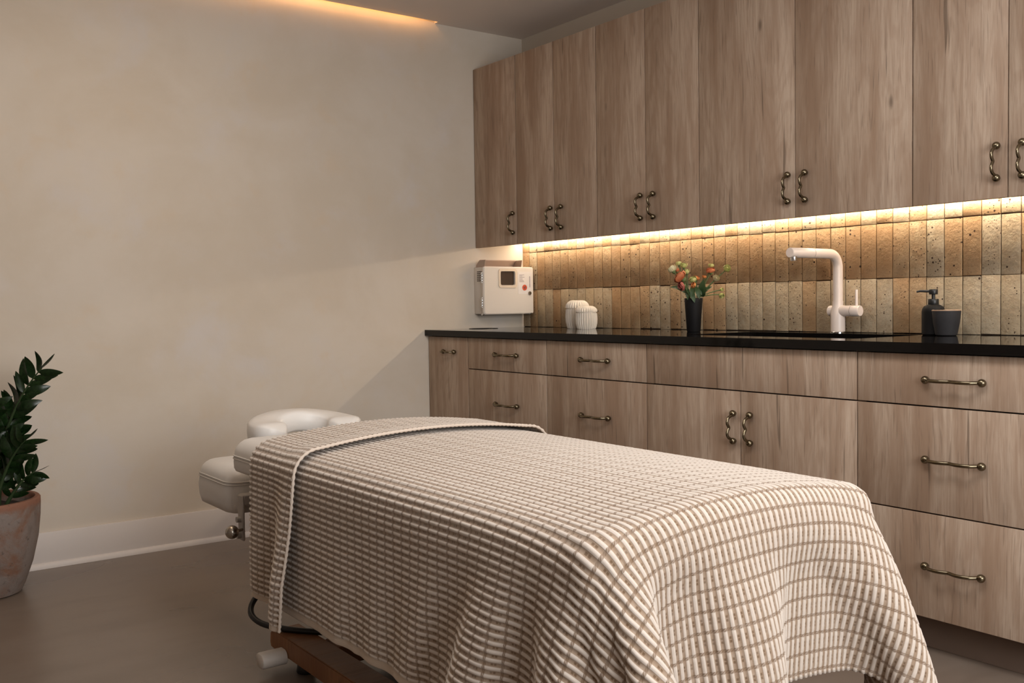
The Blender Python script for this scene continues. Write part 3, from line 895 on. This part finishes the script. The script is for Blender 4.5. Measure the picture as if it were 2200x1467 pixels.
# ------------------------------------------------------------------ massage table
MX0, MX1, MY0, MY1 = 1.415, 3.10, -2.205, -1.415
YC0, HWY = (MY0 + MY1) / 2, (MY1 - MY0) / 2
ZE, CROWN = .640, .034
def crown(x, y):
    q = np.clip((y - YC0) / HWY, -1, 1)
    return ZE + CROWN * (1 - q * q)
tb = thing('massage_table', 'white padded massage table on a low brown wooden base', 'massage table', ((MX0 + MX1) / 2, YC0, 0))
TX, TY = tb.location.x, tb.location.y
def cushion(name, x0, x1, y0, y1, z0, zs, ztop, mat, parent, rad=.06, edge=.03, bulge=.006, crown_fn=None, org=(0, 0)):
    """upholstered pad: straight side with a little bulge, seam at zs, crowned top"""
    b = NB()
    def loop(ins, z):
        return [b.verts.new((x - org[0], y - org[1], (z(x, y) if callable(z) else z))) for x, y in rrect(x0 + ins, x1 - ins, y0 + ins, y1 - ins, max(.012, rad - ins), 6)]
    L = [loop(.02, z0), loop(.004, z0 + .005), loop(-bulge * .6, z0 + (zs - z0) * .3), loop(-bulge, z0 + (zs - z0) * .65), loop(0, zs)]
    cf = crown_fn or (lambda x, y: ztop)
    for k_ in range(1, 6):
        a_ = PI / 2 * k_ / 5
        L.append(loop(edge * (1 - math.cos(a_)), (lambda x, y, q=math.sin(a_): zs + (cf(x, y) - zs) * q)))
    # fill the top with a strip of inset loops so that it follows the crown
    ins = edge
    w = min(x1 - x0, y1 - y0) / 2 - .015
    for k in range(1, 7):
        ii = ins + (w - ins) * k / 6
        L.append(loop(ii, (lambda x, y: cf(x, y))))
    for A, B in zip(L[:-1], L[1:]):
        n = len(A)
        for i in range(n): b.faces.new((A[i], A[(i + 1) % n], B[(i + 1) % n], B[i]))
    b.faces.new(L[-1]); b.faces.new(L[0][::-1])
    bmesh.ops.recalc_face_normals(b, faces=b.faces)
    o = obj(name, b, mat, parent, smooth=60)
    b = NB()
    for dz in (0, -.0085):
        lp = rrect(x0 - .0012 - (bulge if dz else 0) * .3, x1 + .0012, y0 - .0012 - (bulge if dz else 0) * .3, y1 + .0012, rad, 6); lp.append(lp[0])
        tube(b, [(x - org[0], y - org[1], zs + dz) for x, y in lp], .0021, 6, False)
    obj('seam_piping', b, VINYL_SEAM, o, smooth=60)
    return o
cushion('mattress', MX0, MX1 - .008, MY0 + .008, MY1 - .008, .548, .600, .66, VINYL, tb, .042, .042, .002, lambda x, y: float(crown(x, y)), (TX, TY))
# armrest shelf below the head end
cushion('arm_shelf', 1.06, 1.375, -2.185, -1.46, .402, .502, .53, VINYL, tb, .05, .045, .006, lambda x, y: .532 + .026 * (1 - ((x - 1.2175) / .155) ** 2), (TX, TY))
b = NB(); box(b, 1.28 - TX, 1.56 - TX, -.10, .08, .528, .574, .004, 1); box(b, 1.27 - TX, 1.31 - TX, -.06, .06, .40, .54, .004, 1)
obj('head_bracket', b, GREYP, tb)
# curved face cradle: a horseshoe of padding that opens towards the table
def cradle():
    b = NB()
    cx, cy = 1.225 - TX, -1.865 - TY
    Ro, n, m = .112, 34, 16
    rings = []
    for i in range(n + 1):
        a = math.radians(50) + math.radians(260) * i / n
        e = Vector((math.cos(a), math.sin(a) * 1.22, 0))
        c = Vector((cx, cy, 0)) + e * Ro
        z0 = .632 + .018 * (.5 + .5 * math.cos(2 * a)) - .010 * (1 + math.cos(a)) * .5
        endk = min(1, min(i, n - i) / 2.5); endk = math.sqrt(max(.03, endk))
        hw, hh = .058 * endk, .038 * endk
        en = e.normalized()
        rg = []
        for k in range(m):
            t = 2 * PI * k / m
            cc, ss = math.cos(t), math.sin(t)
            q = .5
            rg.append(b.verts.new(c + en * hw * math.copysign(abs(cc) ** q, cc) + Vector((0, 0, z0 + hh * math.copysign(abs(ss) ** .42, ss)))))
        rings.append(rg)
    for A, B in zip(rings[:-1], rings[1:]):
        for k in range(m): b.faces.new((A[k], A[(k + 1) % m], B[(k + 1) % m], B[k]))
    b.faces.new(rings[0][::-1]); b.faces.new(rings[-1])
    bmesh.ops.recalc_face_normals(b, faces=b.faces)
    return b
fc = obj('face_cradle', cradle(), VINYL, tb, smooth=70)
b = NB(); box(b, 1.12 - TX, 1.40 - TX, -.16, .07, .574, .586, .004, 1)
obj('cradle_plate', b, GREYP, fc)
# bracket with clamp knob under the near head corner
b = NB(); box(b, 1.384 - TX, 1.424 - TX, -2.166 - TY, -2.158 - TY, .330, .47, .003, 1); box(b, 1.370 - TX, 1.424 - TX, -2.160 - TY, -2.10 - TY, .44, .47, .003, 1)
for z in (.345, .395): lathe(b, [(0, -2.178 - TY), (.009, -2.178 - TY), (.009, -2.164 - TY)], 16, 'Y', (1.404 - TX, 0, z))
br = obj('side_bracket', b, GREYP, tb, smooth=40)
b = NB(); tube(b, [(1.416 - TX, -2.160 - TY, .366), (1.432 - TX, -2.193 - TY, .366)], .005, 10); sphere(b, (1.433 - TX, -2.203 - TY, .366), .0205, 24, 14)
obj('clamp_knob', b, STEEL, br, smooth=60)
obj('table_frame', box(NB(), MX0 + .16 - TX, MX1 - .03 - TX, MY0 + .03 - TY, MY1 - .03 - TY, .505, .5475, .004, 1), BEAM, tb)
# wooden base: two side beams, cross beams, lifting columns, white bumpers
for yy in (-2.145, -1.565):
    b = NB()
    x0, x1, y0, y1, z0, z1 = 1.565 - TX, 3.05 - TX, yy - TY, yy + .085 - TY, .040, .098
    pr2 = [(x0, z0 + .016), (x0 + .006, z0 + .002), (x0 + .03, z0), (x1, z0), (x1, z1), (x0 + .022, z1), (x0 + .004, z1 - .012)]
    va = [b.verts.new((x, y0, z)) for x, z in pr2]; vb = [b.verts.new((x, y1, z)) for x, z in pr2]
    b.faces.new(va); b.faces.new(vb[::-1])
    for i in range(len(pr2)): b.faces.new((va[i], vb[i], vb[(i + 1) % len(pr2)], va[(i + 1) % len(pr2)]))
    bmesh.ops.recalc_face_normals(b, faces=b.faces)
    bmesh.ops.bevel(b, geom=list(b.edges), offset=.003, segments=2, affect='EDGES')
    obj('base_beam', b, BEAM, tb, smooth=35)
for xx in (1.80, 2.85):
    obj('cross_beam', box(NB(), xx - .045 - TX, xx + .045 - TX, -2.058 - TY, -1.567 - TY, .042, .096, .003, 1), BEAM, tb)
    obj('lifting_column', box(NB(), xx - .035 - TX, xx + .035 - TX, -.05, .05, .096, .505, .004, 1), GREYP, tb)
for xx in (1.668, 2.98):
    for yy, sg in ((-2.147, -1), (-1.478, 1)):
        b = NB()
        loop = rrect(-.030, .030, -.021, .021, .0205, 6)
        y0 = yy - TY
        ys = [(0, 1), (sg * .066, 1), (sg * .071, .93), (sg * .0725, .8)]
        rr = [[b.verts.new((xx - TX + x * s_, y0 + dy, .043 + z * s_)) for x, z in loop] for dy, s_ in ys]
        for A, B in zip(rr[:-1], rr[1:]):
            for i in range(len(A)): b.faces.new((A[i], A[(i + 1) % len(A)], B[(i + 1) % len(A)], B[i]))
        b.faces.new(rr[-1]); b.faces.new(rr[0][::-1])
        bmesh.ops.recalc_face_normals(b, faces=b.faces)
        obj('bumper', b, speck_mat('white_rubber', (.62, .57, .52), .5, .03, 40), tb, smooth=40)
    for yy in (-2.10, -1.52):
        obj('floor_foot', lathe(NB(), [(0, 0), (.026, 0), (.028, .004), (.024, .03), (.012, .0405), (0, .0405)], 20, 'Z', (xx + .05 - TX, yy - TY, 0)), BLACK, tb, smooth=40)
b = NB()
pts = [(1.50, -2.02, .30), (1.475, -2.10, .215), (1.49, -2.17, .150), (1.55, -2.175, .118), (1.64, -2.12, .106), (1.75, -2.02, .104), (1.80, -1.95, .105)]
fine = []
for k in range(len(pts) - 1):
    p0, p1, p2, p3 = (np.array(pts[max(0, min(len(pts) - 1, k + d))]) for d in (-1, 0, 1, 2))
    for q in np.linspace(0, 1, 6, endpoint=False):
        fine.append(tuple(.5 * (2 * p1 + (p2 - p0) * q + (2 * p0 - 5 * p1 + 4 * p2 - p3) * q * q + (3 * p1 - p0 - 3 * p2 + p3) * q ** 3) - np.array((TX, TY, 0))))
tube(b, fine, .009, 8)
obj('control_cable', b, BLACK, tb, smooth=60)

# ------------------------------------------------------------------ blanket: cloth settled over the table by position-based dynamics
TUCK = .08
def drape():
    h = .0225
    x_head, over_foot, over_side = 1.637, .345, .372
    r_e = .055
    nx = int(round((MX1 - x_head + over_foot) / h)) + 1
    W = 2 * HWY + 2 * over_side + .03
    ny = int(round(W / h)) + 1
    U = np.arange(nx) * h; V = np.arange(ny) * h
    X = np.zeros((nx, ny, 3))
    X[..., 0] = x_head + U[:, None]
    X[..., 1] = YC0 - W / 2 + V[None, :]
    X[..., 2] = .695
    X += rng.normal(0, .0004, X.shape)
    Vel = np.zeros_like(X)
    cen = np.array([(MX0 + MX1) / 2, YC0]); half = np.array([(MX1 - MX0) / 2 + .004, HWY + .004])
    rc, re = .055, .05
    def collide(P, Pprev):
        x, y, z = P[..., 0], P[..., 1], P[..., 2]
        top = crown(x, y) + .005
        q = np.abs(np.stack([x - cen[0], y - cen[1]], -1)) - half + rc
        qo = np.maximum(q, 0); lo = np.linalg.norm(qo, axis=-1)
        dxy = lo + np.minimum(np.maximum(q[..., 0], q[..., 1]), 0) - rc      # signed distance in plan
        dz = z - top
        a = dxy + re; c = dz + re
        d = np.hypot(np.maximum(a, 0), np.maximum(c, 0)) + np.minimum(np.maximum(a, c), 0) - re
        # normal in plan
        g = np.where(lo[..., None] > 1e-9, qo / np.maximum(lo, 1e-9)[..., None], np.stack([(q[..., 0] > q[..., 1]) * 1., (q[..., 0] <= q[..., 1]) * 1.], -1))
        g *= np.sign(np.stack([x - cen[0], y - cen[1]], -1))
        aa = np.maximum(a, 0); cc = np.maximum(c, 0); ln = np.hypot(aa, cc)
        wx = np.where(ln > 1e-9, aa / np.maximum(ln, 1e-9), (a > c) * 1.); wz = np.where(ln > 1e-9, cc / np.maximum(ln, 1e-9), (a <= c) * 1.)
        pen = np.minimum(d, 0)
        N = np.concatenate([g * wx[..., None], wz[..., None]], -1)
        P -= N * pen[..., None]
        hit = (pen < 0)[..., None]
        mv = P - Pprev
        tang = mv - N * (mv * N).sum(-1, keepdims=True)
        P -= np.where(hit, tang * .55, 0)
        return P
    def solve(P, ax, st, par, L, k):
        n = P.shape[ax]
        i = np.arange(par, n - st, 2 * st) if st == 1 else np.arange(n - st)
        if st == 1:
            A = np.take(P, i, ax); B = np.take(P, i + 1, ax)
        d = B - A; l = np.linalg.norm(d, axis=-1, keepdims=True)
        c = d * (.5 * k * (l - L) / np.maximum(l, 1e-9))
        if ax == 0: P[i] += c; P[i + 1] -= c
        else: P[:, i] += c; P[:, i + 1] -= c
    def solve_pair(P, sa, sb, L, k, comp=True):
        A = P[sa]; B = P[sb]
        d = B - A; l = np.linalg.norm(d, axis=-1, keepdims=True)
        e = l - L
        if not comp: e = np.minimum(e, 0)
        c = d * (.5 * k * e / np.maximum(l, 1e-9))
        P[sa] = A + c; P[sb] = B - c
    S = slice
    diag = []
    for p in (0, 1):
        for q in (0, 1):
            ax = S(p, nx - 1 if (nx - 1 - p) % 2 == 0 else nx - 1, 2)
            n0 = len(range(p, nx - 1, 2)); m0 = len(range(q, ny - 1, 2))
            a = (S(p, p + 2 * n0, 2), S(q, q + 2 * m0, 2)); bb_ = (S(p + 1, p + 1 + 2 * n0, 2), S(q + 1, q + 1 + 2 * m0, 2))
            a2 = (S(p + 1, p + 1 + 2 * n0, 2), S(q, q + 2 * m0, 2)); b2 = (S(p, p + 2 * n0, 2), S(q + 1, q + 1 + 2 * m0, 2))
            diag += [(a, bb_), (a2, b2)]
    # near-foot corner: the fold of the hanging corner is swept round to the foot end
    ic = int(round((MX1 - x_head) / h)); jc = int(round((over_side + .015) / h)); jf = int(round((over_side + .015 + 2 * HWY) / h))
    dt = 1 / 60.
    for step in range(190):
        Vel[..., 2] -= 9.8 * dt * .6
        Vel *= .965 if step < 140 else .9
        P0 = X.copy()
        P = X + Vel * dt
        tuck = min(1, step / 60.)
        for it in range(14):
            for ax in (0, 1):
                for par in (0, 1): solve(P, ax, 1, par, h, 1.0)
            for a, c in diag: solve_pair(P, a, c, h * math.sqrt(2), .35)
            for sp_n, kb in ((2, .10), (5, .06)):
                solve_pair(P, (S(0, nx - sp_n), S(None)), (S(sp_n, nx), S(None)), sp_n * h, kb)
                solve_pair(P, (S(None), S(0, ny - sp_n)), (S(None), S(sp_n, ny)), sp_n * h, kb)
            for k in range(2, 17):
                i, j = ic + k, jc - k
                if 0 <= i < nx and 0 <= j < ny:
                    d_ = k * h * 1.414
                    tgt = np.array([MX1 + .025 + .40 * d_, MY0 + .02 + .10 * d_])
                    P[i, j, :2] += (tgt - P[i, j, :2]) * TUCK * tuck
                i = ic + int(round(.32 * k))          # the valley beside it lies close to the table
                if k > 3 and i < nx and j >= 0:
                    tgt = np.array([MX1 - .025 + .03 * d_, MY0 - .006])
                    P[i, j, :2] += (tgt - P[i, j, :2]) * TUCK * tuck
                jj = jf + k                             # the far corner hangs as a slimmer cone
                if ic + k < nx and jj < ny and k < 15:
                    tgt = np.array([MX1 + .008 + .09 * d_, MY1 - .012 + .08 * d_])
                    P[ic + k, jj, :2] += (tgt - P[ic + k, jj, :2]) * TUCK * .6 * tuck
                i = ic - 3                              # and the side panel swells a little before it
                if k > 3 and j >= 0:
                    P[i, j, 1] += (MY0 - .012 - .075 * d_ - P[i, j, 1]) * TUCK * .7 * tuck
            P = collide(P, P0)
        Vel = (P - P0) / dt
        sp_ = np.linalg.norm(Vel, axis=-1, keepdims=True); Vel *= np.minimum(1, 2.0 / np.maximum(sp_, 1e-9))
        X = P
    return X, h, nx, ny

def bicubic(X, h, uu, vv):
    """Catmull-Rom resample of a grid at parameter values uu, vv (metres)"""
    def wts(t):
        return np.stack([-.5 * t + t * t - .5 * t ** 3, 1 - 2.5 * t * t + 1.5 * t ** 3, .5 * t + 2 * t * t - 1.5 * t ** 3, -.5 * t * t + .5 * t ** 3], -1)
    Xp = np.pad(X, ((1, 2), (1, 2), (0, 0)), mode='reflect', reflect_type='odd')
    fu = uu / h; iu = np.clip(np.floor(fu).astype(int), 0, X.shape[0] - 2); tu = fu - iu
    fv = vv / h; iv = np.clip(np.floor(fv).astype(int), 0, X.shape[1] - 2); tv = fv - iv
    wu, wv = wts(tu), wts(tv)
    R = np.zeros((len(uu), Xp.shape[1], 3))
    for k in range(4): R += wu[:, k, None, None] * Xp[iu + k]
    Q = np.zeros((len(uu), len(vv), 3))
    for k in range(4): Q += wv[None, :, k, None] * R[:, iv + k]
    return Q

WEAVE = weave_mat()
def cloth_object(name, Q, uu, vv, hemf, parent=None, depth=.0040, flip=False):
    du = np.gradient(Q, axis=0); dv = np.gradient(Q, axis=1)
    N = np.cross(du, dv); N /= np.maximum(np.linalg.norm(N, axis=-1, keepdims=True), 1e-9)
    if flip: N = -N
    fv = np.abs((vv / RIB_V) % 1 - .5)
    rib = 1 / (1 + np.exp((fv - .24) / .022))
    fu = np.abs((uu / SEAM_U) % 1 - .5)
    seam = 1 / (1 + np.exp(-(fu - .44) / .015))
    hgt = depth * (rib[None, :] * (1 - .35 * seam[:, None]) - .08 * seam[:, None])
    hgt = hgt * (1 - np.clip(hemf * 1.6, 0, 1)) 
    Q = Q + N * hgt[..., None]
    n, m = Q.shape[:2]
    idx = np.arange(n * m).reshape(n, m)
    fs = np.stack([idx[:-1, :-1], idx[1:, :-1], idx[1:, 1:], idx[:-1, 1:]], -1).reshape(-1, 4)
    if flip: fs = fs[:, ::-1]
    me = bpy.data.meshes.new(name)
    me.vertices.add(n * m); me.vertices.foreach_set('co', Q.reshape(-1).astype(np.float32))
    me.loops.add(len(fs) * 4); me.loops.foreach_set('vertex_index', fs.reshape(-1).astype(np.int32))
    me.polygons.add(len(fs)); me.polygons.foreach_set('loop_start', np.arange(0, len(fs) * 4, 4, dtype=np.int32))
    me.polygons.foreach_set('loop_total', np.full(len(fs), 4, dtype=np.int32))
    me.update(calc_edges=True)
    uvl = me.uv_layers.new(name='cloth')
    uv = np.stack(np.meshgrid(uu, vv, indexing='ij'), -1).reshape(-1, 2)[fs.reshape(-1)]
    uvl.data.foreach_set('uv', uv.reshape(-1).astype(np.float32))
    at = me.attributes.new('hem', 'FLOAT', 'POINT'); at.data.foreach_set('value', hemf.reshape(-1).astype(np.float32))
    me.materials.append(WEAVE)
    me.polygons.foreach_set('use_smooth', np.ones(len(fs), dtype=bool))
    me.validate()
    o = bpy.data.objects.new(name, me); link(o, parent)
    md = o.modifiers.new('thickness', 'SOLIDIFY'); md.thickness = .0025; md.offset = -1
    return o

X, h_, nx, ny = drape()
Lu, Lv = (nx - 1) * h_, (ny - 1) * h_
uu = np.linspace(0, Lu, int(Lu / .006)); vv = np.linspace(0, Lv, int(Lv / .0023))
Q = bicubic(X, h_, uu, vv)
e = np.minimum(vv, Lv - vv)[None, :] + 0 * uu[:, None]
hemf = np.clip((.026 - e) / .014, 0, 1)
bl = cloth_object('blanket', Q, uu, vv, hemf, None)
tag(bl, 'cream and brown ribbed woven blanket draped over the massage table', 'blanket')

# turned-back head border: a second layer over the blanket's head end
def border():
    re = .055; off0 = .011
    drop = .432
    yo0, yo1 = MY0 - .006, MY1 + .006
    # cross-section arc length table from near hem over the top to the far hem
    ys, zs, ns = [], [], []
    zt = lambda y: float(crown(0, y)) + .006
    zA = zt(MY0 + re) - re
    for z in np.linspace(zA - drop + .055, zA, 60): ys.append(yo0); zs.append(z)
    for a in np.linspace(0, PI / 2, 16)[1:]: ys.append(yo0 + re - re * math.cos(a)); zs.append(zA + re * math.sin(a))
    for y in np.linspace(yo0 + re, yo1 - re, 70)[1:-1]: ys.append(y); zs.append(zt(y))
    for a in np.linspace(PI / 2, 0, 16): ys.append(yo1 - re + re * math.cos(a)); zs.append(zA + re * math.sin(a))
    for z in np.linspace(zA, zA - drop + .055, 60)[1:]: ys.append(yo1); zs.append(z)
    pts = np.stack([np.array(ys), np.array(zs)], -1)
    s = np.concatenate([[0], np.cumsum(np.linalg.norm(np.diff(pts, axis=0), axis=1))])
    S_ = s[-1]
    vv = np.linspace(0, S_, int(S_ / .0023))
    Y = np.interp(vv, s, pts[:, 0]); Z = np.interp(vv, s, pts[:, 1])
    k = 13; ker = np.ones(k) / k
    Ys = np.convolve(np.pad(Y, k // 2, 'edge'), ker, 'valid'); Zs = np.convolve(np.pad(Z, k // 2, 'edge'), ker, 'valid')
    ty, tz = np.gradient(Ys), np.gradient(Zs); l = np.hypot(ty, tz); NY, NZ = -tz / l, ty / l
    w = .315
    uu = np.linspace(0, w, int(w / .006))
    hang = np.maximum(0, zA - Zs) / (drop - .05)               # 0 on top, 1 at the hem
    x = 1.626 + uu
    dx = np.zeros((len(uu), len(vv)))
    out = np.zeros((len(uu), len(vv)))
    near = (Ys < YC0).astype(float)
    for i, u in enumerate(uu):
        b_ = .040 * smooth01((u - .17) / .10) * (1 - .25 * smooth01((u - .28) / .035)) + .007 * math.sin(u / w * PI * 2.4 + .6)
        out[i] = off0 - .009 * (1 - smooth01(u / .02)) + b_ * np.minimum(1, hang * 1.5) * (.55 + .45 * near) + .007 * smooth01((u - .2) / .1) * (1 - np.minimum(1, hang * 3))
        dx[i] = -.035 * hang * smooth01(u / w) + .010 * np.sin(hang * 3.0) * smooth01(u / w) + .012 * (1 - hang) * smooth01(u / w)
    Q = np.zeros((len(uu), len(vv), 3))
    Q[..., 0] = x[:, None] + dx
    Q[..., 1] = Ys[None] + NY[None] * out
    Q[..., 2] = Zs[None] + NZ[None] * out - .030 * np.minimum(1, hang * 1.3)[None] * np.array([smooth01((u - .17) / .10) for u in uu])[:, None]
    e = np.minimum(vv, S_ - vv)[None, :] + 0 * uu[:, None]
    hemf = np.clip((.026 - e) / .014, 0, 1)
    uo = uu + .0
    o = cloth_object('turned_back_border', Q, uo, vv + .004, hemf, bl)
    o['label'] = 'folded back head border of the blanket'
    # whip-stitched edge cord
    ed = Q[-1]
    pts = ed[::3]
    b = NB()
    tube(b, [Vector(p) + Vector((.001, 0, .001)) for p in pts], [.0042 + .0011 * (1 if i % 2 else -1) for i in range(len(pts))], 8)
    obj('edge_cord', b, speck_mat('cord_cotton', (.62, .53, .45), .95, .12, 300), o, smooth=60)
border()
